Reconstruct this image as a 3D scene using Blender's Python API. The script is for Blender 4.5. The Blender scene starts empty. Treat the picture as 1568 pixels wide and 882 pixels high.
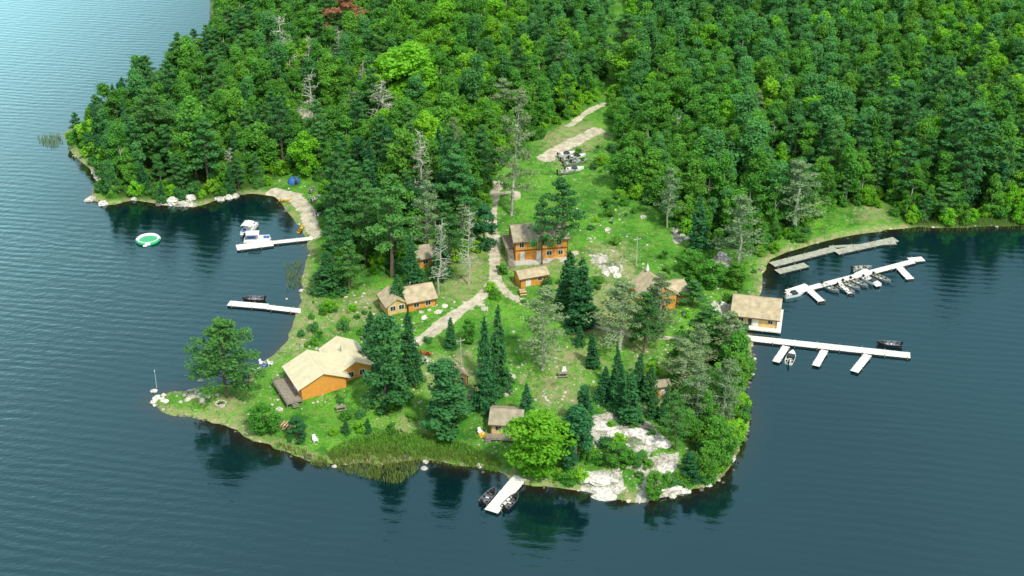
import bpy, math, random
import numpy as np
rng=np.random.default_rng(7); random.seed(7)
S=bpy.context.scene
F=2178.0; PT=math.radians(28.5); H=167.0
cP,sP=math.cos(PT),math.sin(PT)
# ---------------------------------------------------------------- survey helpers (photo point -> point on the ground)
def unproj(u,v,z=0.0):
    dx=(u-784)/F; dy=-(v-441)/F
    d=(dx,cP+dy*sP,-sP+dy*cP); t=(H-z)/(-d[2])
    return d[0]*t,d[1]*t
def sm(x): x=np.clip(x,0,1); return x*x*(3-2*x)
shore_px=[(330,-90),(326,-30),(325,10),(322,45),(300,85),(265,120),(200,160),(125,188),(100,206),(106,228),(122,246),(140,262),(148,280),(140,304),
(165,315),(205,306),(245,314),(290,317),(330,308),(370,298),(400,297),(425,304),(440,320),(455,342),(467,360),(472,378),(470,400),(463,430),(460,460),(453,485),
(445,510),(425,538),(400,556),(378,580),(350,590),(300,595),(265,600),(240,606),(234,618),(262,634),(300,640),(340,650),(375,665),(410,680),(450,697),(480,708),
(530,710),(580,710),(620,706),(650,705),(690,711),(740,717),(775,728),(792,740),(840,746),(900,753),(940,763),(985,768),(1030,758),(1075,746),(1105,731),(1125,702),
(1141,668),(1148,632),(1141,602),(1146,570),(1152,542),(1150,515),(1132,492),(1128,476),(1152,458),(1166,438),(1172,412),(1182,396),(1215,384),(1262,368),(1330,357),
(1370,350),(1410,347),(1460,349),(1520,345),(1570,346),(1650,343),(1800,340)]
sh=np.array([unproj(u,v) for u,v in shore_px])
def catmull(p,n):
    out=[]
    for i in range(len(p)-1):
        p0=p[max(i-1,0)];p1=p[i];p2=p[i+1];p3=p[min(i+2,len(p)-1)]
        for k in range(n):
            t=k/n
            out.append(.5*((2*p1)+(-p0+p2)*t+(2*p0-5*p1+4*p2-p3)*t*t+(-p0+3*p1-3*p2+p3)*t**3))
    out.append(p[-1]); return np.array(out)
shc=catmull(sh,3)
shc[3:-3]+=rng.normal(0,.35,(len(shc)-6,2))
SHORE=np.vstack([shc,[[1500,350],[1500,2500],[-300,2500],[-150,900]]])
def poly_dist(Pt,poly,closed=True):
    d=np.full(len(Pt),1e9); ins=np.zeros(len(Pt),bool); n=len(poly)
    x,y=Pt[:,0],Pt[:,1]
    for i in range(n if closed else n-1):
        ax,ay=poly[i]; bx,by=poly[(i+1)%n]
        ex,ey=bx-ax,by-ay; l=ex*ex+ey*ey+1e-9
        t=np.clip(((x-ax)*ex+(y-ay)*ey)/l,0,1)
        dd=(x-ax-t*ex)**2+(y-ay-t*ey)**2
        np.minimum(d,dd,out=d)
        if closed and ay!=by:
            c=((ay>y)!=(by>y))&(x<(bx-ax)*(y-ay)/(by-ay)+ax); ins^=c
    d=np.sqrt(d)
    return np.where(ins,d,-d) if closed else d
_w=[(rng.uniform(0,6.28),rng.uniform(0,6.28)) for _ in range(24)]
def wn(Pt,scale,o=0):
    s=np.zeros(len(Pt))
    for k in range(6):
        a,ph=_w[(k+o)%24]; f=(1+.35*k)/scale
        s+=np.sin((Pt[:,0]*math.cos(a)+Pt[:,1]*math.sin(a))*f*6.28+ph+1.5*np.sin(Pt[:,1]*f*2.1+ph))
    return s/3.2
OUTC=np.array(unproj(965,700,2))
def height_sd(Pt,sd):
    l=.7*(1-np.exp(-np.maximum(sd,0)/1.1))+2.4*sm(sd/40)+sm(sd/6)*.22*wn(Pt,17)+4*sm((Pt[:,1]-380)/220)
    g=2.0*np.exp(-((Pt[:,0]-OUTC[0])**2+(Pt[:,1]-OUTC[1])**2)/130)*sm(sd/4)
    g=g*(1+.25*wn(Pt,4,5))
    return np.where(sd>0,l+g,np.maximum(sd*.4,-3))
def Gp(pts,z=2.2): return np.array([unproj(u,v,z) for u,v in pts])
def pxm(v): return cP*(v+740)/H
def axis(a,b,st,lo,hi):
    c=list(np.arange(a,b,st)); s=st; x=c[-1]
    while x<hi: s*=1.35; x+=s; c.append(x)
    s=st; x=c[0]; pre=[]
    while x>lo: s*=1.35; x-=s; pre.append(x)
    return np.array(pre[::-1]+c)
xs=axis(-150,215,.8,-2500,2500); ya=np.arange(200,420,.8); yb=axis(420,640,1.6,420,3000)
ys=np.concatenate([np.array([-1500,-600,-150,60,140,180,195]),ya,yb])
X,Y=np.meshgrid(xs,ys); Pt=np.stack([X.ravel(),Y.ravel()],1)
SD=poly_dist(Pt,SHORE); Z=height_sd(Pt,SD)
nx,ny=len(xs),len(ys)
ZG=Z.reshape(ny,nx)
def height(P):
    P=np.atleast_2d(np.asarray(P,float))
    i=np.clip(np.searchsorted(xs,P[:,0])-1,0,nx-2); j=np.clip(np.searchsorted(ys,P[:,1])-1,0,ny-2)
    a=(P[:,0]-xs[i])/(xs[i+1]-xs[i]); b=(P[:,1]-ys[j])/(ys[j+1]-ys[j])
    return (ZG[j,i]*(1-a)+ZG[j,i+1]*a)*(1-b)+(ZG[j+1,i]*(1-a)+ZG[j+1,i+1]*a)*b
def G(u,v):
    z=1.5
    for _ in range(5):
        x,y=unproj(u,v,z); z=float(height([(x,y)])[0])
    return x,y,z
# ---------------------------------------------------------------- material helpers
def newmat(name):
    m=bpy.data.materials.new(name); m.use_nodes=True; nt=m.node_tree
    return m,nt,nt.nodes['Principled BSDF']
def noise(nt,scale,detail=4,vec=None,rough=.55):
    n=nt.nodes.new('ShaderNodeTexNoise'); n.inputs['Scale'].default_value=scale; n.inputs['Detail'].default_value=detail
    n.inputs['Roughness'].default_value=rough
    if vec: nt.links.new(vec,n.inputs['Vector'])
    return n.outputs['Fac']
def ramp(nt,fac,stops):
    r=nt.nodes.new('ShaderNodeValToRGB'); e=r.color_ramp.elements
    while len(e)<len(stops): e.new(.5)
    for k,(p,c) in enumerate(stops):
        e[k].position=p; e[k].color=(c,c,c,1) if not isinstance(c,tuple) else (*c,1)
    nt.links.new(fac,r.inputs['Fac']); return r.outputs['Color']
def mix(nt,fac,a,b,mode='MIX'):
    m=nt.nodes.new('ShaderNodeMix'); m.data_type='RGBA'; m.blend_type=mode
    for i,x in ((0,fac),(6,a),(7,b)):
        if hasattr(x,'is_linked'): nt.links.new(x,m.inputs[i])
        elif i==0: m.inputs[0].default_value=x
        else: m.inputs[i].default_value=(*x,1)
    return m.outputs[2]
def mth(nt,op,a,b=0.):
    m=nt.nodes.new('ShaderNodeMath'); m.operation=op
    for i,x in enumerate((a,b)):
        if hasattr(x,'is_linked'): nt.links.new(x,m.inputs[i])
        else: m.inputs[i].default_value=x
    return m.outputs[0]
def bump(nt,b,h,strength=.4,dist=.1):
    n=nt.nodes.new('ShaderNodeBump'); n.inputs['Strength'].default_value=strength; n.inputs['Distance'].default_value=dist
    nt.links.new(h,n.inputs['Height']); nt.links.new(n.outputs[0],b.inputs['Normal'])
def simple(name,col,rough=.7,var=.35,scale=1.5,bmp=.0,metal=0,stripe=None):
    m,nt,b=newmat(name)
    tc=nt.nodes.new('ShaderNodeTexCoord').outputs['Object']
    n=noise(nt,scale,5,tc)
    dk=tuple(c*(1-var) for c in col); lt=tuple(min(1,c*(1+var*.6)) for c in col)
    c=mix(nt,ramp(nt,n,[(.3,0.),(.7,1.)]),dk,lt)
    if stripe:
        w=nt.nodes.new('ShaderNodeTexWave'); w.bands_direction=stripe[0]; w.inputs['Scale'].default_value=stripe[1]; w.inputs['Distortion'].default_value=.3
        nt.links.new(tc,w.inputs['Vector'])
        c=mix(nt,ramp(nt,w.outputs['Fac'],[(.0,.55),(.35,0.)]),c,tuple(x*.45 for x in col)); bump(nt,b,w.outputs['Fac'],.5,.06)
    elif bmp: bump(nt,b,n,bmp,.1)
    nt.links.new(c,b.inputs['Base Color']); b.inputs['Roughness'].default_value=rough; b.inputs['Metallic'].default_value=metal
    return m
def leafmat(name,dark,light,alt,trans=.35):
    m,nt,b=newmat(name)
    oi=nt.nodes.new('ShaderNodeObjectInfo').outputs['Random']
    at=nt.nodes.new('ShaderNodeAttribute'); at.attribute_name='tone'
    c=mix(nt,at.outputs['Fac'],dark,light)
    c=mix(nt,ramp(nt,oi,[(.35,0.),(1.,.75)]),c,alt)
    o2=mth(nt,'FRACT',mth(nt,'MULTIPLY',oi,17.3))
    c=mix(nt,mth(nt,'MULTIPLY',o2,.45),c,(.42,.42,.36),'MULTIPLY')
    nt.links.new(c,b.inputs['Base Color']); b.inputs['Roughness'].default_value=.6; b.inputs['Specular IOR Level'].default_value=.2
    tr=nt.nodes.new('ShaderNodeBsdfTranslucent'); nt.links.new(c,tr.inputs['Color'])
    ms=nt.nodes.new('ShaderNodeMixShader'); ms.inputs[0].default_value=trans
    nt.links.new(b.outputs[0],ms.inputs[1]); nt.links.new(tr.outputs[0],ms.inputs[2])
    nt.links.new(ms.outputs[0],nt.nodes['Material Output'].inputs['Surface'])
    return m
M={}
M['wood_o']=simple('orange_log_siding',(.86,.36,.06),.6,.16,1.2,stripe=('Z',1.6))
M['wood_y']=simple('pale_plank_siding',(.84,.56,.22),.6,.2,1.2,stripe=('Z',1.6))
M['wood_b']=simple('brown_siding',(.30,.16,.08),.7,.3,1.2,stripe=('Z',1.6))
M['roof_c']=simple('cream_shingles',(.78,.70,.46),.85,.14,.7,stripe=('Y',1.2))
M['roof_t']=simple('tan_shingles',(.50,.41,.26),.9,.3,.8)
M['roof_g']=simple('weathered_shingles',(.38,.33,.23),.9,.3,.8)
M['glass']=simple('window_glass',(.03,.045,.05),.08,.1)
M['trim']=simple('white_trim',(.78,.76,.70),.6,.08)
M['dtrim']=simple('brown_trim',(.16,.09,.05),.6,.1)
M['deck']=simple('deck_boards',(.30,.26,.20),.8,.3,2)
M['dockw']=simple('bleached_dock_boards',(.84,.82,.74),.75,.16,1.6)
M['dockg']=simple('grey_dock_boards',(.44,.45,.35),.85,.35,1.2)
M['dark']=simple('dark_float',(.03,.03,.03),.6,.3)
M['conc']=simple('concrete',(.55,.53,.47),.9,.2,1)
M['rock']=simple('granite',(.58,.54,.46),.9,.45,1.1,.6)
M['rockd']=simple('dark_granite',(.16,.15,.12),.9,.5,1.3,.6)
M['rockw']=simple('pale_granite',(.74,.70,.63),.9,.5,1.4,.9)
M['bark']=simple('bark',(.16,.12,.09),.9,.4,3)
M['barkl']=simple('pale_bark',(.50,.49,.41),.8,.35,2)
M['alu']=simple('aluminium_hull',(.45,.48,.50),.35,.2,2,metal=.7)
M['white']=simple('white_gelcoat',(.8,.8,.78),.35,.05)
M['blue']=simple('blue_fabric',(.03,.14,.45),.6,.2)
M['red']=simple('red_paint',(.55,.05,.04),.5,.2)
M['yellow']=simple('yellow_plastic',(.75,.45,.03),.4,.15)
M['greenp']=simple('green_vinyl',(.05,.45,.20),.4,.15)
M['black']=simple('black_plastic',(.015,.015,.017),.5,.2)
M['metal']=simple('galvanised_metal',(.4,.4,.4),.4,.1,metal=.8)
M['lf_dec']=leafmat('aspen_leaves',(.055,.25,.03),(.19,.54,.07),(.23,.54,.06),.42)
M['lf_far']=leafmat('birch_leaves',(.06,.26,.06),(.17,.49,.13),(.14,.42,.11),.42)
M['lf_bright']=leafmat('bright_leaves',(.13,.44,.02),(.32,.74,.05),(.38,.74,.05),.45)
M['lf_spr']=leafmat('spruce_needles',(.02,.11,.04),(.055,.24,.075),(.07,.24,.06),.2)
M['lf_pine']=leafmat('pine_needles',(.035,.18,.05),(.12,.38,.09),(.14,.36,.07),.28)
M['lf_grey']=leafmat('sparse_needles',(.12,.26,.10),(.30,.44,.20),(.28,.38,.16),.25)
M['lf_red']=leafmat('dead_red_needles',(.26,.11,.06),(.55,.26,.13),(.45,.22,.1),.3)
M['grassb']=leafmat('grass_blades',(.07,.26,.02),(.22,.50,.07),(.26,.40,.08),.35)
M['reed']=leafmat('reed_blades',(.10,.24,.03),(.32,.46,.09),(.30,.36,.09),.35)
# ---------------------------------------------------------------- mesh builder
class MB:
    def __init__(s): s.v=[];s.f=[];s.m=[];s.mats=[]
    def mi(s,k):
        if k not in s.mats: s.mats.append(k)
        return s.mats.index(k)
    def add(s,vs,fs,mat):
        o=len(s.v); s.v+= [tuple(x) for x in vs]; i=s.mi(mat)
        for f in fs: s.f.append(tuple(a+o for a in f)); s.m.append(i)
    def hexa(s,b,t,mat): s.add(list(b)+list(t),[(3,2,1,0),(4,5,6,7),(0,1,5,4),(1,2,6,5),(2,3,7,6),(3,0,4,7)],mat)
    def box(s,x0,x1,y0,y1,z0,z1,mat,rot=0,piv=None):
        c=[(x0,y0),(x1,y0),(x1,y1),(x0,y1)]
        if rot:
            px,py=piv or ((x0+x1)/2,(y0+y1)/2); ca,sa=math.cos(rot),math.sin(rot)
            c=[(px+(x-px)*ca-(y-py)*sa,py+(x-px)*sa+(y-py)*ca) for x,y in c]
        s.hexa([(x,y,z0) for x,y in c],[(x,y,z1) for x,y in c],mat)
    def cyl(s,p0,p1,r0,r1,mat,n=6,cap=True):
        p0=np.array(p0,float);p1=np.array(p1,float);d=p1-p0;d/=np.linalg.norm(d)+1e-9
        a=np.cross(d,[0,0,1] if abs(d[2])<.9 else [1,0,0]);a/=np.linalg.norm(a);b=np.cross(d,a)
        vs=[];
        for p,r in ((p0,r0),(p1,r1)):
            for k in range(n):
                t=6.2832*k/n; vs.append(p+(a*math.cos(t)+b*math.sin(t))*r)
        fs=[(k,(k+1)%n,n+(k+1)%n,n+k) for k in range(n)]
        if cap: fs.append(tuple(range(n,2*n))); fs.append(tuple(range(n-1,-1,-1)))
        s.add(vs,fs,mat)
    def rock(s,x,y,z,sx,sy,sz,mat,n=7,mr=4,jit=.2):
        vs=[(x,y,z+sz)]
        for j in range(1,mr+1):
            ph=math.pi*.62*j/mr
            for k in range(n):
                t=6.283*(k+.5*j)/n; q=random.uniform(1-jit*1.2,1+jit*.8)
                vs.append((x+sx*q*math.sin(ph)*math.cos(t),y+sy*q*math.sin(ph)*math.sin(t),z+sz*q*math.cos(ph)))
        fs=[(0,1+k,1+(k+1)%n) for k in range(n)]
        for j in range(mr-1):
            for k in range(n):
                a=1+j*n+k;b=1+j*n+(k+1)%n; fs.append((a,a+n,b+n,b))
        s.add(vs,fs,mat)
    def mesh(s,name):
        me=bpy.data.meshes.new(name); me.from_pydata(s.v,[],s.f)
        for k in s.mats: me.materials.append(M[k])
        me.polygons.foreach_set('material_index',s.m); me.update(); return me
    def make(s,name,loc=(0,0,0),rot=0,parent=None):
        return obj(name,s.mesh(name),loc,rot,parent)
def obj(name,me,loc=(0,0,0),rot=0,parent=None):
    o=bpy.data.objects.new(name,me); S.collection.objects.link(o); o.location=loc; o.rotation_euler=(0,0,rot)
    if parent: o.parent=parent
    return o
def npmesh(name,V,Fq,mats,mi=None,tone=None,smooth=False):
    me=bpy.data.meshes.new(name); me.vertices.add(len(V)); me.vertices.foreach_set('co',V.astype(np.float32).ravel())
    m=len(Fq); me.loops.add(m*4); me.loops.foreach_set('vertex_index',Fq.astype(np.int32).ravel())
    me.polygons.add(m); me.polygons.foreach_set('loop_start',np.arange(0,m*4,4,dtype=np.int32))
    try: me.polygons.foreach_set('loop_total',np.full(m,4,dtype=np.int32))
    except Exception: pass
    for k in mats: me.materials.append(M[k] if isinstance(k,str) else k)
    if mi is not None: me.polygons.foreach_set('material_index',mi.astype(np.int32))
    me.polygons.foreach_set('use_smooth',np.full(m,smooth))
    if tone is not None:
        a=me.attributes.new('tone','FLOAT','POINT'); a.data.foreach_set('value',tone.astype(np.float32))
    me.update(calc_edges=True); return me
# ---------------------------------------------------------------- forest polygons (world)
FA=Gp([(112,208),(150,250),(160,296),(210,296),(300,302),(370,286),(425,268),(440,250),(475,262),(505,285),(505,335),(500,380),(500,405),(530,425),(560,405),(600,425),(640,415),(690,415),(725,385),(735,330),
(745,290),(765,262),(800,225),(850,195),(905,158),(925,120),(928,60),(915,0),(900,-70),(890,-140),(330,-140),(338,-40),(335,10),(330,50),(305,92),(270,125),(200,166),(130,194)])
FB=Gp([(962,-140),(962,0),(958,90),(945,150),(945,230),(955,290),(1010,325),(1060,365),(1110,375),(1170,385),(1200,350),(1240,335),(1280,312),(1355,308),(1395,338),(1480,340),(1650,338),(1900,330),(2300,-140)])
FC=Gp([(1040,560),(1060,520),(1135,530),(1143,560),(1138,605),(1143,640),(1125,695),(1080,722),(1060,700),(1030,640)])
HOLES=[Gp([(445,165),(492,165),(510,210),(470,222),(440,205)]),Gp([(1180,262),(1225,262),(1225,312),(1180,312)]),Gp([(285,55),(325,55),(325,95),(285,95)]),Gp([(628,365),(700,365),(700,425),(628,425)])]
def inforest(Pt):
    d=np.maximum(np.maximum(poly_dist(Pt,FA),poly_dist(Pt,FB)),poly_dist(Pt,FC))
    for h in HOLES: d=np.minimum(d,-poly_dist(Pt,h))
    return d
# ---------------------------------------------------------------- terrain
idx=np.arange(nx*ny).reshape(ny,nx)
Q=np.stack([idx[:-1,:-1],idx[:-1,1:],idx[1:,1:],idx[1:,:-1]],-1).reshape(-1,4)
ROAD=[(762,285),(755,315),(752,345),(757,375),(757,405),(758,430),(745,452),(718,472),(690,490),(660,512),(632,532)]
def lines(ls):
    m=np.zeros(len(Pt))
    for w,pts in ls:
        d=poly_dist(Pt,catmull(Gp(pts),4),False)+.3*wn(Pt,5,3); m=np.maximum(m,1-sm((d-w*.5)/(w*.6)))
    return m
def zones(ps,soft=2.0,jit=1.0):
    m=np.zeros(len(Pt))
    for p in ps: d=poly_dist(Pt,Gp(p))+jit*wn(Pt,6,8); m=np.maximum(m,sm(d/soft+.5))
    return m
path=lines([(1.8,ROAD),(1.3,[(757,425),(768,445),(785,460),(803,470)]),
 (3.0,[(835,247),(860,232),(890,216),(915,205)]),(1.3,[(925,165),(895,180),(870,198)]),(.8,[(745,450),(735,465),(745,480)]),(1.2,[(770,300),(790,300),(790,310)]),
 (2.0,[(700,485),(660,515),(625,532)]),(1.0,[(870,492),(905,503),(950,512),(1000,515),(1050,512)]),(1.0,[(785,402),(850,398),(880,392)]),
 (2.4,[(405,292),(440,290),(465,310),(475,335),(485,352)]),(2.6,[(420,285),(455,300),(472,320)]),(2.6,[(465,180),(475,195),(480,205)])])
rock=zones([[(905,640),(935,632),(960,650),(1000,650),(1018,675),(1000,697),(950,688),(912,690)],[(890,722),(945,716),(952,745),(920,764),(888,756)],[(985,700),(1035,695),(1050,735),(1020,764),(975,765)],
 [(945,685),(985,685),(980,722),(945,720)],[(132,300),(165,305),(172,318),(140,315)],[(140,250),(165,250),(168,272),(145,272)],[(245,298),(300,300),(300,318),(245,318)],[(332,292),(368,292),(365,308),(332,306)],
 [(1090,388),(1120,388),(1120,408),(1092,408)],[(905,394),(925,394),(950,412),(940,424),(925,418),(905,405)],[(1088,460),(1122,462),(1122,474),(1090,474)],[(1030,348),(1050,350),(1045,375),(1030,370)]],1.2,.8)
rim=(1-sm((SD-.4)/1.0))*(SD>-3)
rock=np.maximum(rock,rim*.35)
dry=zones([[(815,580),(880,578),(900,600),(870,625),(820,615)],[(820,545),(900,530),(930,560),(860,580)],[(560,440),(600,450),(570,490),(520,500),(500,470)],[(900,380),(960,380),(980,430),(900,440)],[(480,440),(500,440),(500,500),(470,520),(430,545),(440,510)],
 [(975,550),(1040,560),(1020,620),(960,640)],[(590,640),(640,640),(650,660),(600,660)],[(680,430),(750,415),(750,440),(700,470),(670,450)],[(820,210),(900,190),(930,215),(860,260)],[(1320,310),(1360,310),(1365,330),(1320,330)],[(770,395),(880,390),(880,415),(790,440),(770,420)],[(700,330),(750,330),(750,440),(700,440)],[(320,600),(370,600),(370,640),(320,635)],[(640,560),(720,540),(740,600),(660,600)],[(860,430),(980,440),(1000,540),(880,520)]],6,2.5)*.8
dry=np.maximum(dry,.8*(1-sm((SD-.8)/2.0))*(SD>-.5))
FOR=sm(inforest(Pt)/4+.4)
terr,nt,b=newmat('ground_cover')
tc=nt.nodes.new('ShaderNodeTexCoord').outputs['Object']
a1=nt.nodes.new('ShaderNodeAttribute'); a1.attribute_name='mask'; sep=nt.nodes.new('ShaderNodeSeparateColor'); nt.links.new(a1.outputs['Color'],sep.inputs[0])
a2=nt.nodes.new('ShaderNodeAttribute'); a2.attribute_name='dry'
n1=noise(nt,.07,7,tc,.7); n2=noise(nt,.55,6,tc,.7); n3=noise(nt,2.5,4,tc,.7); n4=noise(nt,.22,5,tc,.65)
g=mix(nt,ramp(nt,n1,[(.36,0.),(.62,1.)]),(.045,.23,.02),(.17,.47,.04))
g=mix(nt,ramp(nt,n2,[(.44,0.),(.64,.8)]),g,(.23,.36,.08))
g=mix(nt,ramp(nt,n4,[(.36,.75),(.48,0.)]),g,(.035,.15,.02))
g=mix(nt,ramp(nt,n3,[(.34,.8),(.52,0.)]),g,(.03,.12,.015))
dn=mth(nt,'MULTIPLY',a2.outputs['Fac'],ramp(nt,n2,[(.35,.1),(.58,1.)]))
g=mix(nt,dn,g,(.42,.37,.20))
vo=nt.nodes.new('ShaderNodeTexVoronoi'); vo.inputs['Scale'].default_value=.8; nt.links.new(tc,vo.inputs['Vector'])
sp=mth(nt,'MULTIPLY',ramp(nt,vo.outputs['Distance'],[(.16,1.),(.24,0.)]),ramp(nt,noise(nt,.12,3,tc),[(.46,0.),(.56,.8)]))
g=mix(nt,sp,g,(.55,.52,.42))
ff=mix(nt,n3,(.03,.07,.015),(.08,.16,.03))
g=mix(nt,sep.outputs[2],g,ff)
rk=mix(nt,ramp(nt,n2,[(.36,0.),(.6,1.)]),(.30,.28,.21),(.76,.72,.63)); rk=mix(nt,ramp(nt,n3,[(.36,.8),(.5,0.)]),rk,(.12,.15,.07)); rk=mix(nt,ramp(nt,n4,[(.38,.8),(.46,0.)]),rk,(.10,.17,.05))
rf=ramp(nt,mth(nt,'ADD',sep.outputs[1],mth(nt,'MULTIPLY',mth(nt,'SUBTRACT',n2,.5),1.1)),[(.42,0.),(.55,1.)])
g=mix(nt,rf,g,rk)
pc=mix(nt,ramp(nt,n2,[(.35,0.),(.65,1.)]),(.44,.38,.25),(.78,.71,.56))
pf=ramp(nt,mth(nt,'ADD',sep.outputs[0],mth(nt,'MULTIPLY',mth(nt,'SUBTRACT',n2,.5),1.2)),[(.34,0.),(.62,1.)])
g=mix(nt,pf,g,pc)
nt.links.new(g,b.inputs['Base Color']); b.inputs['Roughness'].default_value=.95; b.inputs['Specular IOR Level'].default_value=.1
bump(nt,b,n3,.9,.4)
me=npmesh('terrain',np.stack([Pt[:,0],Pt[:,1],Z],1),Q,[terr],smooth=True)
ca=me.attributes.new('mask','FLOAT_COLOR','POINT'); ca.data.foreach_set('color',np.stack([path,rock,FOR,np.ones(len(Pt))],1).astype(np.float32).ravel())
ca=me.attributes.new('dry','FLOAT','POINT'); ca.data.foreach_set('value',dry.astype(np.float32))
obj('terrain',me)
# ---------------------------------------------------------------- water
wm,nt,b=newmat('lake_water')
tcn=nt.nodes.new('ShaderNodeTexCoord').outputs['Object']
aw=nt.nodes.new('ShaderNodeAttribute'); aw.attribute_name='shore'
mp=nt.nodes.new('ShaderNodeMapping'); mp.inputs['Rotation'].default_value=(0,0,.35); mp.inputs['Scale'].default_value=(.5,1,1); nt.links.new(tcn,mp.inputs[0])
w1=noise(nt,.5,3,mp.outputs[0],.5); w2=noise(nt,1.5,3,mp.outputs[0],.6); big=noise(nt,.012,4,tcn,.5)
wv=nt.nodes.new('ShaderNodeTexWave'); wv.inputs['Scale'].default_value=.12; wv.inputs['Distortion'].default_value=7; wv.inputs['Detail'].default_value=2; wv.inputs['Detail Scale'].default_value=.5; wv.bands_direction='Y'
nt.links.new(mp.outputs[0],wv.inputs['Vector'])
hh=mth(nt,'ADD',mth(nt,'MULTIPLY',w1,.8),mth(nt,'ADD',mth(nt,'MULTIPLY',w2,.45),mth(nt,'MULTIPLY',wv.outputs['Fac'],.26)))
hh=mth(nt,'MULTIPLY',hh,mth(nt,'ADD',mth(nt,'MULTIPLY',aw.outputs['Fac'],.75),.2))
bp=nt.nodes.new('ShaderNodeBump'); bp.inputs['Strength'].default_value=.5; bp.inputs['Distance'].default_value=.22; nt.links.new(hh,bp.inputs['Height'])
deep=mix(nt,ramp(nt,big,[(.35,0.),(.65,1.)]),(.001,.010,.014),(.003,.02,.026))
col=mix(nt,ramp(nt,aw.outputs['Fac'],[(.0,.9),(.08,.3),(.2,0.)]),deep,(.03,.014,.004))
df=nt.nodes.new('ShaderNodeBsdfDiffuse'); nt.links.new(col,df.inputs[0])
gl=nt.nodes.new('ShaderNodeBsdfGlossy'); gl.inputs['Color'].default_value=(.52,.93,1,1); gl.inputs['Roughness'].default_value=.07
nt.links.new(bp.outputs[0],gl.inputs['Normal']); nt.links.new(bp.outputs[0],df.inputs['Normal'])
fr=nt.nodes.new('ShaderNodeFresnel'); fr.inputs['IOR'].default_value=2.1; nt.links.new(bp.outputs[0],fr.inputs['Normal'])
ms=nt.nodes.new('ShaderNodeMixShader'); nt.links.new(fr.outputs[0],ms.inputs[0]); nt.links.new(df.outputs[0],ms.inputs[1]); nt.links.new(gl.outputs[0],ms.inputs[2])
nt.links.new(ms.outputs[0],nt.nodes['Material Output'].inputs['Surface'])
xi=np.arange(0,nx,2); yi=np.arange(0,ny,2); sub=idx[np.ix_(yi,xi)]
V=np.stack([Pt[sub.ravel(),0],Pt[sub.ravel(),1],np.zeros(sub.size)],1); id2=np.arange(sub.size).reshape(sub.shape)
Q2=np.stack([id2[:-1,:-1],id2[:-1,1:],id2[1:,1:],id2[1:,:-1]],-1).reshape(-1,4)
me=npmesh('lake_water',V,Q2,[wm],smooth=True)
a=me.attributes.new('shore','FLOAT','POINT'); a.data.foreach_set('value',np.clip(-SD[sub.ravel()]/28,0,1).astype(np.float32))
obj('lake_water',me)
# ---------------------------------------------------------------- trees
def leaves(C,size,N0=None,aspect=.6,jit=1.0):
    n=len(C); a=rng.normal(size=(n,3)); 
    nn=rng.normal(size=(n,3))*jit
    if N0 is not None: nn+=N0
    nn/=np.linalg.norm(nn,axis=1,keepdims=True)+1e-9
    a-=nn*(a*nn).sum(1,keepdims=True); a/=np.linalg.norm(a,axis=1,keepdims=True)+1e-9
    b_=np.cross(nn,a); s=(size*rng.uniform(.6,1.3,n))[:,None]
    V=np.stack([C+a*s,C+b_*s*aspect,C-a*s*.9,C-b_*s*aspect],1).reshape(-1,3)
    return V
def treemesh(name,C,size,N0,tone,leaf,wood,bark,aspect=.6,jit=1.0):
    V=leaves(C,size,N0,aspect,jit); n=len(C)
    Fq=np.arange(4*n).reshape(-1,4); T=np.repeat(np.clip(tone,0,1),4)
    wv=[];wf=[];o=4*n
    for p0,p1,r0,r1 in wood:
        p0=np.array(p0,float);p1=np.array(p1,float);d=p1-p0;d/=np.linalg.norm(d)+1e-9
        aa=np.cross(d,[0,0,1] if abs(d[2])<.9 else [1,0,0]);aa/=np.linalg.norm(aa);bb=np.cross(d,aa)
        for p,r in((p0,r0),(p1,r1)):
            for k in range(5): t=1.2566*k; wv.append(p+(aa*math.cos(t)+bb*math.sin(t))*r)
        wf+=[(o+k,o+(k+1)%5,o+5+(k+1)%5,o+5+k) for k in range(5)]; o+=10
    V=np.vstack([V,np.array(wv)]); Fq=np.vstack([Fq,np.array(wf)])
    mi=np.concatenate([np.zeros(n),np.ones(len(wf))]); T=np.concatenate([T,np.zeros(len(wv))])
    return npmesh(name,V,Fq,[leaf,bark],mi,T)
def trunk(h,r,lean=.3,n=5):
    w=[];p=np.array([0,0,-.6]);
    for k in range(n):
        q=np.array([rng.normal(0,lean)*.4,rng.normal(0,lean)*.4,h*(k+1)/n]); w.append((p,q,r*(1-k/n)+.03,r*(1-(k+1)/n)+.03)); p=q
    return w
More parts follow.
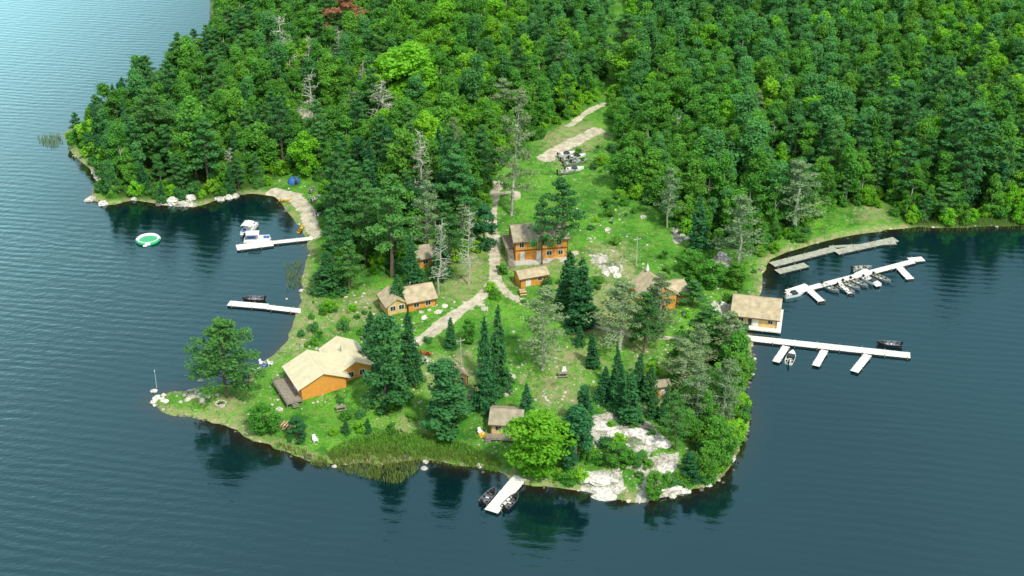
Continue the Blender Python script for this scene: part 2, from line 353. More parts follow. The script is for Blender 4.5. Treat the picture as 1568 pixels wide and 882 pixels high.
def spruce(seed,h=16,r=2.7,n=4200,leaf='lf_spr',z0=.06,dens=1.):
    C=[];N0=[];T=[];wood=trunk(h,.2,.05); L=int(26)
    for i in range(L):
        t=i/L; z=h*(z0+(1-z0)*t); R=r*(1-t)**.75*rng.uniform(.8,1.12)
        nb=max(4,int(9*(1-t*.6)))
        for k in range(nb):
            az=rng.uniform(0,6.28); Rb=R*rng.uniform(.65,1.15); m=int(n/(L*8)*(.35+1.0*(1-t))*1.5)
            q=rng.uniform(.15,1,m)**.7; tn=rng.uniform(.1,.9)
            w=.16+.22*q
            x=q*Rb; da=rng.normal(0,1,m)*w*.9
            px=x*np.cos(az)-da*np.sin(az); py=x*np.sin(az)+da*np.cos(az); pz=z-.32*x+.12*q*q*Rb+rng.normal(0,.13,m)
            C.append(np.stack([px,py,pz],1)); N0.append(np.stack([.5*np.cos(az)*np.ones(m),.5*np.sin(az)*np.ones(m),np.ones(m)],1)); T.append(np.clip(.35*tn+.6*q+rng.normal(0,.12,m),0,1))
        if i%3==0 and i<L-5:
            az=rng.uniform(0,6.28); wood.append(((0,0,z),(R*.7*math.cos(az),R*.7*math.sin(az),z-.25*R),.05,.02))
    C=np.vstack(C);N0=np.vstack(N0);T=np.concatenate(T)
    C=np.vstack([C,np.stack([rng.normal(0,.06,30),rng.normal(0,.06,30),rng.uniform(h*.93,h+.3,30)],1)]);N0=np.vstack([N0,np.ones((30,3))]);T=np.concatenate([T,np.full(30,.6)])
    return treemesh('spruce_mesh',C,.30,N0,T,leaf,wood,'bark',.5,.8),h,2*r
def clumpy(seed,h,r,z0,nclump,leafn,leaf,bark,size,flat=.8,shell=.6,egg=.45,cr=.34,tr=.2,jp=.2):
    C=[];N0=[];T=[];wood=trunk(h*.9,tr,.35); ex=rng.uniform(.75,1.25); ea=rng.uniform(0,3.14)
    for i in range(nclump):
        t=rng.uniform(0,1); z=h*(z0+(1-z0)*t)
        prof=math.sin(math.pi*min(1,max(0,(t*(1-.08)+.08))**egg*1.0))**.7 if egg!=1 else math.sqrt(max(.02,1-(2*t-1)**2))
        prof=max(.12,prof); R=r*prof*rng.uniform(.8,1.15); az=rng.uniform(0,6.28); rr=R*rng.uniform(.2,.95)**.6*.88
        rr*=1+(ex-1)*math.cos(2*(az-ea))
        c=np.array([rr*math.cos(az),rr*math.sin(az),z-(.10*rr)]); cs=r*cr*rng.uniform(.55,1.3)
        m=int(leafn/nclump*rng.uniform(.6,1.4)*min(1.4,cs/(r*cr)+.2)); d=rng.normal(size=(m,3)); d/=np.linalg.norm(d,axis=1,keepdims=True)
        q=rng.uniform(shell*.5,1.1,m)**.6; P=c+d*q[:,None]*cs*np.array([1,1,flat])
        P+=rng.normal(0,jp,P.shape)
        tb=rng.uniform(0,1)
        C.append(P);N0.append(d*1.0+np.array([0,0,.7])); T.append(np.clip(.15+.45*tb+.25*d[:,2]+.15*t+rng.normal(0,.15,m),0,1))  # tone rises toward clump and crown tops: top light painted into leaf colour
        if i%2==0: wood.append(((0,0,max(h*.15,c[2]-rr*.7)),tuple(c),.08,.03))
    return treemesh(leaf+'_tree_mesh',np.vstack(C),size,np.vstack(N0),np.concatenate(T),leaf,wood,bark,.65,.8),h,2*r
def pine(seed,h=18,r=4.2,leaf='lf_pine',npad=26,leafn=4200,z0=.28,bark='bark',size=.30,pw=1.6,thick=.36):
    C=[];N0=[];T=[];wood=trunk(h*.97,.26,.3)
    for i in range(npad):
        t=(i+.5)/npad; z=h*(z0+(1-z0)*t); R=r*(1-t**pw)*rng.uniform(.55,1.15)+.5; az=i*2.4+rng.uniform(-.5,.5)
        wood.append(((0,0,z-.6),(R*.9*math.cos(az),R*.9*math.sin(az),z+.25*R*(.3+t)),.09,.03))
        for s_ in (.45,.85):
            rr=R*s_; c=np.array([rr*math.cos(az),rr*math.sin(az),z+.25*rr*(.3+t)]); m=int(leafn/npad/2)
            d=rng.normal(size=(m,3)); d/=np.linalg.norm(d,axis=1,keepdims=True); q=rng.uniform(.2,1,m)**.5
            cs=(.62+.3*R*.55)*rng.uniform(.8,1.2)
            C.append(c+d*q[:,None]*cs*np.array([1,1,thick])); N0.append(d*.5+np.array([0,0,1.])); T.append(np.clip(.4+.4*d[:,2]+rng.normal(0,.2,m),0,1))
    return treemesh('pine_mesh',np.vstack(C),size,np.vstack(N0),np.concatenate(T),leaf,wood,bark,.45,.9),h,2*r
def dead(seed,h=16,r=2.6,leafn=260,leaf='lf_grey'):
    wood=trunk(h,.22,.25);C=[]
    for i in range(50):
        t=rng.uniform(.2,.98); z=h*t; R=r*(1.1-t)*rng.uniform(.6,1.3)+.3; az=rng.uniform(0,6.28); e=np.array([R*math.cos(az),R*math.sin(az),z+R*rng.uniform(-.1,.5)])
        wood.append(((0,0,z),e,.08,.03)); 
        for k in range(3):
            s0=rng.uniform(.3,.9); p=np.array([0,0,z])*(1-s0)+e*s0; q=p+rng.normal(0,.5,3); wood.append((p,q,.045,.02)); C.append(q)
        C.append(e)
    C=np.array(C); C=C[rng.integers(0,len(C),leafn)]+rng.normal(0,.25,(leafn,3))
    return treemesh('dead_mesh',C,.22,None,rng.uniform(0,1,leafn),leaf,wood,'barkl'),h,2*r
PR={
 'spruce':[spruce(i,16,rr,nn) for i,(rr,nn) in enumerate([(2.7,4000),(2.2,3600),(3.1,4400)])],
 'pine':[pine(i,18,rr,npad=k) for i,(rr,k) in enumerate([(4.2,26),(3.6,22),(4.8,28)])],
 'fullpine':[pine(i,18,5.0,npad=40,leafn=8500,z0=.2,pw=3.0,thick=.5) for i in range(1)],
 'aspen':[clumpy(i,16,3.4,.25,34,4400,'lf_dec','barkl',.27) for i in range(4)],
 'birch':[clumpy(i,16,3.3,.22,34,4400,'lf_far','barkl',.27) for i in range(5)],
 'bright':[clumpy(i,13,4.0,.12,48,5800,'lf_bright','bark',.30,egg=1,cr=.28) for i in range(2)],
 'oak':[clumpy(i,12,4.0,.08,50,5800,'lf_dec','bark',.28,egg=1,cr=.26) for i in range(2)],
 'sparse':[pine(9+i,17,3.4,'lf_grey',24,2800,.22,'barkl',.24) for i in range(2)],
 'fir':[clumpy(i,15,3.0,.05,50,5400,'lf_spr','bark',.27,egg=.55,cr=.27,flat=.8,jp=.12) for i in range(2)],
 'dead':[dead(i) for i in range(3)],
 'red':[pine(5,16,4.5,'lf_red',20,2600,.3,'barkl',.3)],
 'shrub':[clumpy(i,3,1.8,.02,16,1300,'lf_dec','bark',.22,egg=1,cr=.4,tr=.06,jp=.1) for i in range(2)]+[clumpy(5,3,1.8,.02,16,1300,'lf_bright','bark',.22,egg=1,cr=.4,tr=.06,jp=.1)]+[clumpy(5,3,1.7,.02,16,1300,'lf_pine','bark',.2,egg=1,cr=.4,tr=.06,jp=.1)],
}
NAMES={'spruce':'spruce_tree','pine':'white_pine_tree','fullpine':'white_pine_tree','aspen':'aspen_tree','birch':'birch_tree','bright':'ash_tree','oak':'oak_tree','sparse':'thin_pine_tree','fir':'cedar_tree','dead':'dead_tree','red':'brown_dying_pine_tree','shrub':'shrub'}
def empty(name,loc=(0,0,0),rot=0):
    e=bpy.data.objects.new(name,None); S.collection.objects.link(e); e.location=loc; e.rotation_euler=(0,0,rot); e.empty_display_size=1; return e
def put(sp,x,y,z,h,w,name=None,parent=None):
    me,ph,pw=random.choice(PR[sp]); o=obj(name or NAMES[sp],me,(x,y,z),random.uniform(0,6.28),parent)
    o.scale=(w/pw,w/pw,h/ph); o.rotation_euler[0]=random.gauss(0,.03); o.rotation_euler[1]=random.gauss(0,.03); return o
def tree(sp,u,v,vt,wpx):
    x,y,z=G(u,v); dy=-(vt-441)/F; zt=H+y*(-sP+dy*cP)/(cP+dy*sP); return put(sp,x,y,z-.1,max(1.,zt-z),wpx/pxm(v))
for t in [('fullpine',348,608,492,102),('fir',592,628,488,80),('spruce',628,585,480,52),('spruce',570,560,478,55),('fir',680,662,555,88),('spruce',742,627,488,46),('spruce',762,600,470,46),('spruce',690,532,486,24),
 ('sparse',832,565,440,82),('bright',822,727,634,104),('fir',880,712,622,66),('spruce',806,648,588,36),('pine',862,392,272,76),('spruce',870,470,385,52),('spruce',890,502,400,56),('spruce',908,562,510,28),('spruce',888,528,498,22),
 ('sparse',948,535,432,88),('pine',985,540,450,60),('sparse',1008,520,418,62),('spruce',925,612,560,36),('spruce',948,628,560,40),('spruce',975,605,540,38),('spruce',992,615,556,38),('spruce',965,645,575,44),('spruce',945,600,530,30),
 ('pine',1080,545,470,72),('sparse',1110,560,478,74),('sparse',1130,412,298,78),('sparse',1022,348,258,44),('sparse',1218,352,246,80),('sparse',783,330,140,66),('dead',717,436,312,34),('pine',830,405,300,40),
 ('dead',437,135,24,54),('dead',478,205,112,50),('dead',590,222,122,66),('dead',645,315,200,46),('dead',357,278,226,38),('dead',1197,175,112,44),('sparse',545,205,140,44),('sparse',860,150,60,34),('dead',1005,120,60,30),('dead',1035,230,175,30),('sparse',770,200,120,60),
 ('red',528,78,-6,92),('bright',628,175,70,100),('bright',600,150,85,70),('pine',515,345,234,52),('pine',560,408,290,66),('pine',600,425,268,78),('spruce',505,445,385,62),('pine',535,445,370,50),('spruce',636,440,358,40),('spruce',675,425,350,42),('dead',672,450,330,34),
 ('pine',700,350,238,74),('pine',735,300,205,60),('fir',742,380,310,44),('oak',620,300,205,70),('pine',690,405,310,50),('sparse',655,390,280,56),('spruce',610,470,420,40),('pine',1060,470,430,44),('fir',1000,505,440,40),
 ('oak',1055,420,385,40),('oak',1090,440,400,44),('oak',1125,440,405,40),('spruce',1070,385,300,42),('fir',1058,735,695,40),('spruce',1000,640,600,26),('oak',1000,762,722,36),('oak',948,712,680,46),('spruce',1020,650,590,34),
 ('oak',405,662,620,50),('fir',456,674,638,36),('spruce',563,662,640,16),('spruce',530,664,640,16),('oak',718,525,490,26),('bright',1240,205,150,60),('pine',1380,235,125,90),('pine',1480,300,160,100),('pine',1440,335,280,50),('pine',1290,260,165,60),('pine',953,125,20,74),
 ('bright',182,262,210,50),('bright',140,225,185,40),('pine',240,250,135,74),('pine',285,165,65,76),('pine',320,285,180,56),('aspen',300,272,150,60),('birch',215,185,108,44),('fir',895,655,590,34),('oak',870,680,640,40),
 ('sparse',1045,600,520,70),('pine',1035,690,600,50),('birch',1150,300,185,74),('birch',1085,300,215,70),('aspen',1000,295,230,60),('oak',960,290,230,60),('sparse',1068,650,560,64),('sparse',1105,640,550,60),('oak',1125,600,545,56),('aspen',1100,715,640,56),('oak',1075,735,690,44),('oak',1122,580,510,50),
 ('bright',700,120,60,60),('bright',470,270,205,44),('bright',1545,190,120,60),('bright',1555,320,265,44),('bright',735,150,95,60),('bright',580,95,40,60)]:
    tree(*t)
anch=[((200,230),dict(spruce=2,pine=2,aspen=3,fir=1,birch=2)),((350,200),dict(spruce=1,pine=2,aspen=4,oak=2.4,fir=.4,dead=.12)),((420,80),dict(pine=2,aspen=4,fir=.6,spruce=.8,birch=2)),((520,150),dict(pine=1.4,spruce=.8,aspen=3.4,dead=.2,birch=2,bright=.5)),
 ((700,60),dict(aspen=4,bright=2.5,birch=2)),((680,150),dict(aspen=4,bright=3.2,birch=1)),((830,120),dict(aspen=4,birch=3,bright=.8,pine=.4)),((600,330),dict(pine=4,spruce=1.6,fir=.8,oak=2,aspen=1.2,sparse=1.3)),((720,230),dict(pine=1.3,aspen=3.4,oak=1.4,bright=.6)),
 ((1030,80),dict(birch=6,aspen=2.5,bright=.3)),((1200,60),dict(birch=6,aspen=3,bright=.2)),((1400,60),dict(birch=3,aspen=3.6,bright=1.3)),((1540,60),dict(bright=3,aspen=3,birch=1)),((1100,230),dict(birch=3.5,aspen=3.4,spruce=.2,dead=.1,sparse=.4,bright=.5)),
 ((1300,230),dict(birch=3,pine=1,aspen=3,spruce=.2,bright=.3)),((1450,280),dict(pine=3,aspen=2.6,spruce=.6,fir=.3)),((1560,260),dict(pine=1.6,fir=.3,bright=1.2,aspen=2)),((1100,640),dict(sparse=2,pine=1.2,oak=2.4,aspen=2)),((1000,260),dict(aspen=2,oak=2,birch=1))]
AN=Gp([a[0] for a in anch],3)
def scatter(st,x0,x1,y0,y1,jit=.42):
    gx,gy=np.meshgrid(np.arange(x0,x1,st),np.arange(y0,y1,st)); gx=gx+(np.arange(gx.shape[0])%2)[:,None]*st/2
    P=np.stack([gx.ravel(),gy.ravel()],1); return P+rng.uniform(-jit,jit,P.shape)*st
fr_=empty('forest')
P=scatter(5.0,-160,260,222,605,.5); d=inforest(P); k=(d>.3)&(np.abs(P[:,0])<P[:,1]*.385+14); P=P[k]; d=d[k]; sd=poly_dist(P,SHORE); k=sd>1.0;P=P[k];d=d[k];sd=sd[k]; Zt=height_sd(P,sd)
big_=wn(P,60,9)
for i in range(len(P)):
    q=P[i]+rng.normal(0,9,2); j=int(np.argmin(((AN-q)**2).sum(1))); w=anch[j][1]; sp=random.choices(list(w),list(w.values()))[0]
    base={'spruce':14,'pine':17,'aspen':15,'birch':15,'bright':13,'oak':11,'sparse':15,'fir':13,'dead':16}[sp]
    wd={'spruce':5,'pine':7.6,'aspen':7.0,'birch':7.0,'bright':8.2,'oak':8,'sparse':6,'fir':5.4,'dead':4.6}[sp]
    f=random.uniform(.6,1.2)*(.72 if sd[i]<6 else 1)*(.8 if d[i]<3 else 1)*(1+.08*big_[i]); 
    if P[i][1]<300: f*=.75
    put(sp,P[i][0],P[i][1],Zt[i]-.1,base*f*random.uniform(.9,1.1),wd*f*random.uniform(.85,1.3),NAMES[sp]+'_part',fr_)
nf=len(P)
ug=empty('undergrowth_shrubs')
P=scatter(3.2,-160,200,222,470); d=inforest(P); k=(d>-1.5)&(d<11)&(np.abs(P[:,0])<P[:,1]*.38+15)&(rng.uniform(size=len(P))<.75); P=P[k]; sd=poly_dist(P,SHORE); k=sd>.8;P=P[k];Zt=height_sd(P,sd[k])
for i in range(len(P)):
    f=random.uniform(.6,1.5); put('shrub',P[i][0],P[i][1],Zt[i]-.1,3*f,3.4*f,'shrub_part',ug)
for (u,v,ru,rv,n) in [(960,310,40,20,16),(1060,400,50,20,22),(1100,425,50,18,22),(905,705,14,10,6),(870,735,30,5,10),(1060,738,44,9,22),(1105,715,18,12,10),(1142,600,6,50,24),(1135,680,8,20,12),(968,712,30,12,10),(895,690,12,30,9),(920,250,30,30,14),(500,470,25,30,10),(860,660,30,20,8),(1120,460,30,10,10),(1130,520,20,30,12),(980,580,50,30,12),(1000,440,14,20,8),(600,600,60,30,7),(480,520,12,12,6),(760,440,10,25,4),(1220,365,30,10,14),(540,650,100,20,6),(1030,500,60,20,10),(840,470,30,20,8),(960,680,40,30,9),(700,590,60,40,10),(900,450,60,40,14),(560,500,60,30,10),(930,340,30,40,10)]:
    for _ in range(n):
        x,y,z=G(u+random.gauss(0,ru*.55),v+random.gauss(0,rv*.55))
        if z<.2: continue
        f=random.uniform(.22,.9); put('shrub',x,y,z-.1,3*f,3.6*f,'shrub_part',ug)
# ---------------------------------------------------------------- grass tufts, reeds, stones
def blades(name,P,Zb,hmin,hmax,wd,mat,lean=.3):
    n=len(P); hh=rng.uniform(hmin,hmax,n); az=rng.uniform(0,6.28,n); w=wd*rng.uniform(.6,1.3,n)
    b0=np.stack([P[:,0],P[:,1],Zb-.05],1); sd_=np.stack([np.cos(az)*w,np.sin(az)*w,np.zeros(n)],1)
    tp=b0+np.stack([rng.normal(0,lean,n)*hh,rng.normal(0,lean,n)*hh,hh],1)
    V=np.stack([b0-sd_,b0+sd_,tp+sd_*.3,tp-sd_*.3],1).reshape(-1,3)
    obj(name,npmesh(name,V,np.arange(4*n).reshape(-1,4),[mat],tone=np.repeat(rng.uniform(0,1,n),4)))
P=rng.uniform([-95,205],[95,400],(150000,2)); nz=wn(P,7,2)+.6*wn(P,2.6,12)+rng.normal(0,.5,len(P)); P=P[nz>.55]
sd=poly_dist(P,SHORE); k=(sd>.5)&(inforest(P)<1); P=P[k]; sd=sd[k]
pl=[(2.4,ROAD),(3.2,[(835,247),(860,232),(890,216),(915,205)]),(4.2,[(420,285),(455,300),(472,320)]),(1.6,[(870,492),(905,503),(950,512),(1000,515),(1050,512)])]
kk=np.ones(len(P),bool)
for w,pts in pl: kk&=poly_dist(P,Gp(pts),False)>w
for z_ in ([(905,640),(1012,645),(1020,695),(905,695)],[(890,716),(945,716),(950,766),(885,760)],[(980,695),(1045,695),(1050,765),(975,770)]): kk&=poly_dist(P,Gp(z_))<0
P=P[kk];sd=sd[kk]
blades('meadow_grass',P,height_sd(P,sd),.2,.55,.10,'grassb',.5)
def inpoly(poly,n,z=0.):
    pw=Gp(poly,z); lo=pw.min(0);hi=pw.max(0); P=rng.uniform(lo,hi,(n*3,2)); P=P[poly_dist(P,pw)>0][:n]; return P
R=np.vstack([inpoly([(500,700),(540,694),(600,690),(645,702),(640,722),(610,742),(570,735),(520,722)],3600),inpoly([(468,700),(500,706),(505,716),(480,714)],300),inpoly([(55,210),(90,205),(98,218),(80,226),(60,220)],420),inpoly([(435,405),(462,398),(462,440),(440,445)],420),
 inpoly([(640,690),(760,705),(765,722),(700,716),(640,706)],1100),inpoly([(420,680),(470,694),(470,705),(430,692)],260),inpoly([(1380,340),(1570,338),(1570,352),(1380,356)],500)])
k=wn(R,3.5,4)+rng.normal(0,.6,len(R))>-.35; R=R[k]
blades('reed_bed',R,np.maximum(height(R),-.2),.7,1.5,.07,'reed',.16)
R=inpoly([(500,690),(540,672),(610,660),(690,672),(740,690),(770,708),(760,718),(690,700),(620,694),(560,690),(510,702)],5200,1.); blades('tall_shore_grass',R,height(R),.4,.9,.12,'grassb',.4)
mb=MB()
for i in range(len(shc)-1):
    p,q=shc[i],shc[i+1]; l=np.linalg.norm(q-p)
    if p[1]>430: continue
    dens=.22
    if p[0]>15 and p[1]<300: dens=.7
    elif p[1]<240: dens=.3
    for _ in range(np.random.default_rng(i).poisson(l*dens)):
        t=random.random(); c=p+(q-p)*t+rng.normal(0,.6,2); s=random.uniform(.2,.55)*(1.6 if random.random()<.15 else 1)
        mb.rock(c[0],c[1],max(.0,float(height([c])[0]))-.12,s,s*random.uniform(.7,1.2),s*.6,'rockd' if random.random()<.75 else 'rock')
mb.make('shore_rocks')
mb=MB()
def rk(u,v,s,mat='rock',f=.75):
    x,y,z=G(u,v); mb.rock(x,y,max(z,0)-.1*s,s,s*random.uniform(.75,1.1),s*f,mat)
for _ in range(34): rk(300+random.gauss(0,14),606+random.gauss(0,5),random.uniform(.35,.75))
for _ in range(14): rk(243+random.gauss(0,6),610+random.gauss(0,5),random.uniform(.4,.9),'rockw')
for u,v,s in [(650,487,1.0),(672,478,1.1),(681,469,.9),(658,475,.6),(645,478,.7),(650,723,.75),(735,712,.8),(428,627,.9),(340,622,.7),(785,577,1.),(778,590,.8),(782,600,.8),(775,605,.7),(512,715,.6),(940,414,1.6),(918,400,1.6),(928,420,1.3),(945,422,1.2),
  (1105,392,1.7),(1110,398,1.5),(1098,402,1.2),(1105,467,1.6),(1118,469,1.1),(1094,466,1.1),(1040,352,1.2),(1045,360,.9),(1052,366,1.),(930,352,.9),(985,333,1.),(940,322,.8),(1098,380,.9),(150,262,2.0),(158,254,1.7),(150,270,1.5),(140,306,1.6),(158,311,1.5),(135,310,1.2),(265,309,1.9),(290,304,1.8),(280,312,1.6),(252,307,1.3),(350,301,1.5),(360,298,1.2),(338,304,1.1),(240,300,1),(205,303,1),(1118,703,1.2),(1108,712,.9),(1050,752,1.1),(1030,757,1.0),(1085,742,.8)]: rk(u,v,s,'rockw' if random.random()<.45 else 'rock')
for (u,v,ru,rv,n) in [(540,470,50,30,60),(600,500,30,20,20),(820,540,60,30,40),(700,600,80,40,26),(470,530,20,15,14),(880,600,60,30,34),(960,420,40,40,40),(920,360,50,30,26),(430,600,30,15,12),(1000,560,40,30,26),(1080,450,40,20,30),(560,530,30,20,14),(860,270,30,30,12),(700,470,40,20,24),(460,290,25,15,8),(960,700,60,30,30),(640,580,60,40,16),(480,620,60,20,10)]:
    for _ in range(n): rk(u+random.gauss(0,ru*.6),v+random.gauss(0,rv*.6),random.uniform(.15,.45))
mb.make('boulders')
mb=MB()
for (u,v,sx,sy,sz) in [(922,655,4.2,3.0,.9),(940,672,4.2,2.6,.7),(955,662,2.8,2.2,.8),(982,664,4.4,2.8,1.1),(1002,676,3.0,2.4,.8),(915,732,3.8,2.6,1.0),(925,748,3.8,2.0,.7),(1022,716,2.6,3.2,.9),(1005,740,3,2.2,.6),(1030,742,2.6,1.8,.7),(950,735,2.4,1.6,.4),(985,712,2.2,1.8,.5)]:
    x,y,z=G(u,v)
    for _ in range(2): mb.rock(x+random.gauss(0,.9),y+random.gauss(0,.7),z-.3,sx*.68,sy*.68,sz*random.uniform(.7,1.1),'rockw',13,6,.13)
mb.make('granite_outcrop')
# ---------------------------------------------------------------- buildings
def block(par,pre,x0,y0,L,W,hw,rise,ridge='x',ov=.55,wall='wood_o',roof='roof_t',base=1.2,wins=(),doors=()):
    def T(a,b_,z): return (x0+a,y0+b_,z) if ridge=='x' else (x0+b_,y0+a,z)
    l,w=(L,W) if ridge=='x' else (W,L)
    mb=MB(); 
    mb.add([T(0,0,-base),T(l,0,-base),T(l,w,-base),T(0,w,-base),T(0,0,hw),T(l,0,hw),T(l,w,hw),T(0,w,hw),T(0,w/2,hw+rise),T(l,w/2,hw+rise)],
      [(0,1,5,4),(3,2,6,7),(0,3,7,8,4),(1,2,6,9,5)],wall)
    for cx,cy in((0,0),(L,0),(0,W),(L,W)): mb.box(x0+cx-.09,x0+cx+.09,y0+cy-.09,y0+cy+.09,-base,hw-.1,'dtrim')
    mb.make(pre+'walls',parent=par)
    mb=MB(); sl=rise/(w/2); th=.16
    ze=hw-ov*sl+.03; zr=hw+rise+.03
    for y_,yr in ((-ov,w/2),(w+ov,w/2)):
        bt=[T(-ov,y_,ze),T(l+ov,y_,ze),T(l+ov,yr,zr),T(-ov,yr,zr)]; mb.hexa(bt,[(a,b_,c+th) for a,b_,c in bt],roof)
        e=.12 if y_>0 else -.12
        mb.hexa([T(-ov,y_,ze-.1),T(l+ov,y_,ze-.1),T(l+ov,y_+e,ze-.1),T(-ov,y_+e,ze-.1)],[T(-ov,y_,ze+th-.01),T(l+ov,y_,ze+th-.01),T(l+ov,y_+e,ze+th-.01),T(-ov,y_+e,ze+th-.01)],'trim' if roof=='roof_c' else 'dtrim')
    a=T(-ov-.02,w/2,zr+th); b_=T(l+ov+.02,w/2,zr+th); mb.cyl(a,b_,.1,.1,roof,5)
    mb.make(pre+'roof',parent=par)
    mb=MB()
    def op(side,s,z,ww,hh,kind):
        e=.06
        def bx(a0,a1,z0,z1,d0,d1,mat):
            if side=='F': mb.box(x0+a0,x0+a1,y0-d1,y0-d0,z0,z1,mat)
            if side=='B': mb.box(x0+a0,x0+a1,y0+W+d0,y0+W+d1,z0,z1,mat)
            if side=='L': mb.box(x0-d1,x0-d0,y0+a0,y0+a1,z0,z1,mat)
            if side=='R': mb.box(x0+L+d0,x0+L+d1,y0+a0,y0+a1,z0,z1,mat)
        bx(s-ww/2-.12,s+ww/2+.12,z-.12,z+hh+.12,.002,e,'trim')
        bx(s-ww/2,s+ww/2,z,z+hh,e-.03,e+.02,'glass' if kind=='w' else ('trim' if kind=='d' else 'dark'))
        if kind=='w': bx(s-.03,s+.03,z,z+hh,e,e+.035,'trim')
    for (sd_,s,z,ww,hh) in wins: op(sd_,s,z,ww,hh,'w')
    for dd in doors: op(dd[0],dd[1],dd[2],dd[3],dd[4],dd[5] if len(dd)>5 else 'd')
    if mb.v: mb.make(pre+'windows_and_doors',parent=par)
def deckpart(par,name,x0,x1,y0,y1,z,rail='FLR',stairs=None,mat='deck'):
    mb=MB(); n=max(2,int((y1-y0)/.3)); st=(y1-y0)/n
    for i in range(n): mb.box(x0,x1,y0+i*st,y0+(i+1)*st-.02,z-.06,z,mat)
    for x in np.linspace(x0+.1,x1-.1,max(2,int((x1-x0)/2.5)+1)):
        for y in (y0+.1,y1-.1): mb.box(x-.07,x+.07,y-.07,y+.07,-1.3,z-.07,mat)
    def rl(a,b_):
        L=math.dist(a,b_); k=max(1,int(L/1.2))
        for i in range(k+1):
            t=i/k; x=a[0]+(b_[0]-a[0])*t; y=a[1]+(b_[1]-a[1])*t; mb.box(x-.05,x+.05,y-.05,y+.05,z,z+.9,mat)
        for zz in (.45,.9): mb.cyl((*a,z+zz),(*b_,z+zz),.05,.05,mat,4)
    if 'F' in rail: rl((x0+.05,y0+.05),(x1-.05,y0+.05))
    if 'B' in rail: rl((x0+.05,y1-.05),(x1-.05,y1-.05))
    if 'L' in rail: rl((x0+.05,y0+.05),(x0+.05,y1-.05))
    if 'R' in rail: rl((x1-.05,y0+.05),(x1-.05,y1-.05))
    if stairs:
        sx,sy,dx,dy,w=stairs; n=max(3,int(z/.18)+3)
        for i in range(n):
            zz=z-.18*(i+1); cx=sx+dx*.3*(i+.5); cy=sy+dy*.3*(i+.5)
            hx=w/2 if dx==0 else .15; hy=w/2 if dy==0 else .15; mb.box(cx-hx,cx+hx,cy-hy,cy+hy,zz-.05,zz,mat)
    mb.make(name,parent=par)
def chimney(par,x,y,z): 
    mb=MB(); mb.cyl((x,y,z-1),(x,y,z+1),.14,.14,'metal',8); mb.cyl((x,y,z+1),(x,y,z+1.15),.24,.1,'metal',8); mb.make('stovepipe',parent=par)
def site(name,u,v,rot,dz=.25):
    x,y,z=G(u,v); return empty(name,(x,y,z+dz),math.radians(rot))
p=site('lakefront_lodge',462,614,26,.5)
block(p,'main_',0,0,10.2,9.5,2.9,2.3,'y',.7,'wood_o','roof_c',wins=[('L',2.2,.9,1.6,1.3),('L',6.5,.9,1.6,1.3)],doors=[('L',4.3,0.05,1,2.1)])
block(p,'wing_',9.4,2.2,7.4,11,2.8,1.9,'y',.6,'wood_o','roof_c',wins=[('F',2.6,1.0,1.3,1.2),('F',5.2,1.0,1.1,1.2),('R',2.5,1.1,1.3,1.1),('R',6.5,1.1,1.3,1.1)])
deckpart(p,'deck',-3.6,-.05,-1,9.5,.15,'FLB',(-1.8,-1.0,0,-1,1.4)); chimney(p,12,8,4.6)
p=site('two_storey_house',789,400,9,.2)
block(p,'',0,0,13.2,9,5.4,2.0,'x',.6,'wood_o','roof_g',wins=[('F',1.6,3.6,1.1,1.2),('F',5.,3.6,1.1,1.2),('F',7.4,3.6,1.1,1.2),('F',11,3.6,1.1,1.2),('F',8.6,.9,1.3,1.1),('F',11.5,.9,1.1,1.1),('L',6.5,3.6,1.2,1.2),('R',4,3.6,1.2,1.2)],doors=[('F',1.8,.05,1,2.1),('F',6,.05,1,2.1),('L',3,2.95,1,2.1)])
mb=MB(); mb.box(-2,13,-2.4,-.05,-.6,.02,'conc'); mb.box(-.2,13.4,-.16,-.04,2.65,2.85,'dtrim'); mb.make('patio',parent=p)
deckpart(p,'landing_and_stairs',-2.2,-.1,1.5,8.8,2.9,'LB',(-1.2,1.5,0,-1,1.5)); chimney(p,8,5,7.3)
p=site('storage_shed',797,441,20)
block(p,'',0,0,7,4,2.3,1.0,'x',.4,'wood_o','roof_t',wins=[('F',5,1,1,.9)],doors=[('F',2,.05,1.1,1.9)])
p=site('guest_cabin',602,484,22)
block(p,'main_',3.8,0,6.8,7.5,2.6,1.9,'x',.5,'wood_o','roof_t',wins=[('F',2,1,1.2,1),('F',4.9,1,1.2,1),('R',2.2,1,1,1)],doors=[('R',5,.05,1,2)])
block(p,'porch_',-1.2,.6,4.9,6.2,2.3,1.5,'y',.5,'wood_y','roof_t',wins=[('F',1.4,.9,1.2,1.1),('F',3.5,.9,1.2,1.1),('L',3,.9,2.4,1.1)]); chimney(p,6,5,4)
p=site('wooded_cabin',640,412,18)
block(p,'',0,0,9,6.5,2.6,1.8,'x',.5,'wood_o','roof_g',wins=[('F',2,1,1.2,1),('F',7,1,1.2,1)],doors=[('F',4.5,.05,1,2)])
p=site('waterside_cabin',752,667,-6,.5)
block(p,'',0,0,6,6.2,2.6,1.4,'x',.55,'wood_y','roof_g',wins=[('F',1.5,.95,1.2,1.1),('F',4.6,.95,1.2,1.1),('L',3,1,1.4,1.1)],doors=[('F',3,.05,.95,2.05)])
deckpart(p,'porch_deck',-1,5.5,-2.2,-.05,.05,'FL',(-.3,-2.2,0,-1,1.2))
p=site('tool_shed',697,593,20); block(p,'',0,0,2.8,2.6,2.1,.9,'y',.3,'wood_y','roof_t',base=.6,doors=[('F',1.4,.05,.9,1.8,'k')])
p=site('pump_shed',1004,607,15); block(p,'',0,0,3.2,2.5,2.0,.7,'x',.3,'wood_o','roof_g',base=.6,doors=[('F',1.6,.05,.9,1.8)])
p=site('shoreline_cabin',1002,476,24)
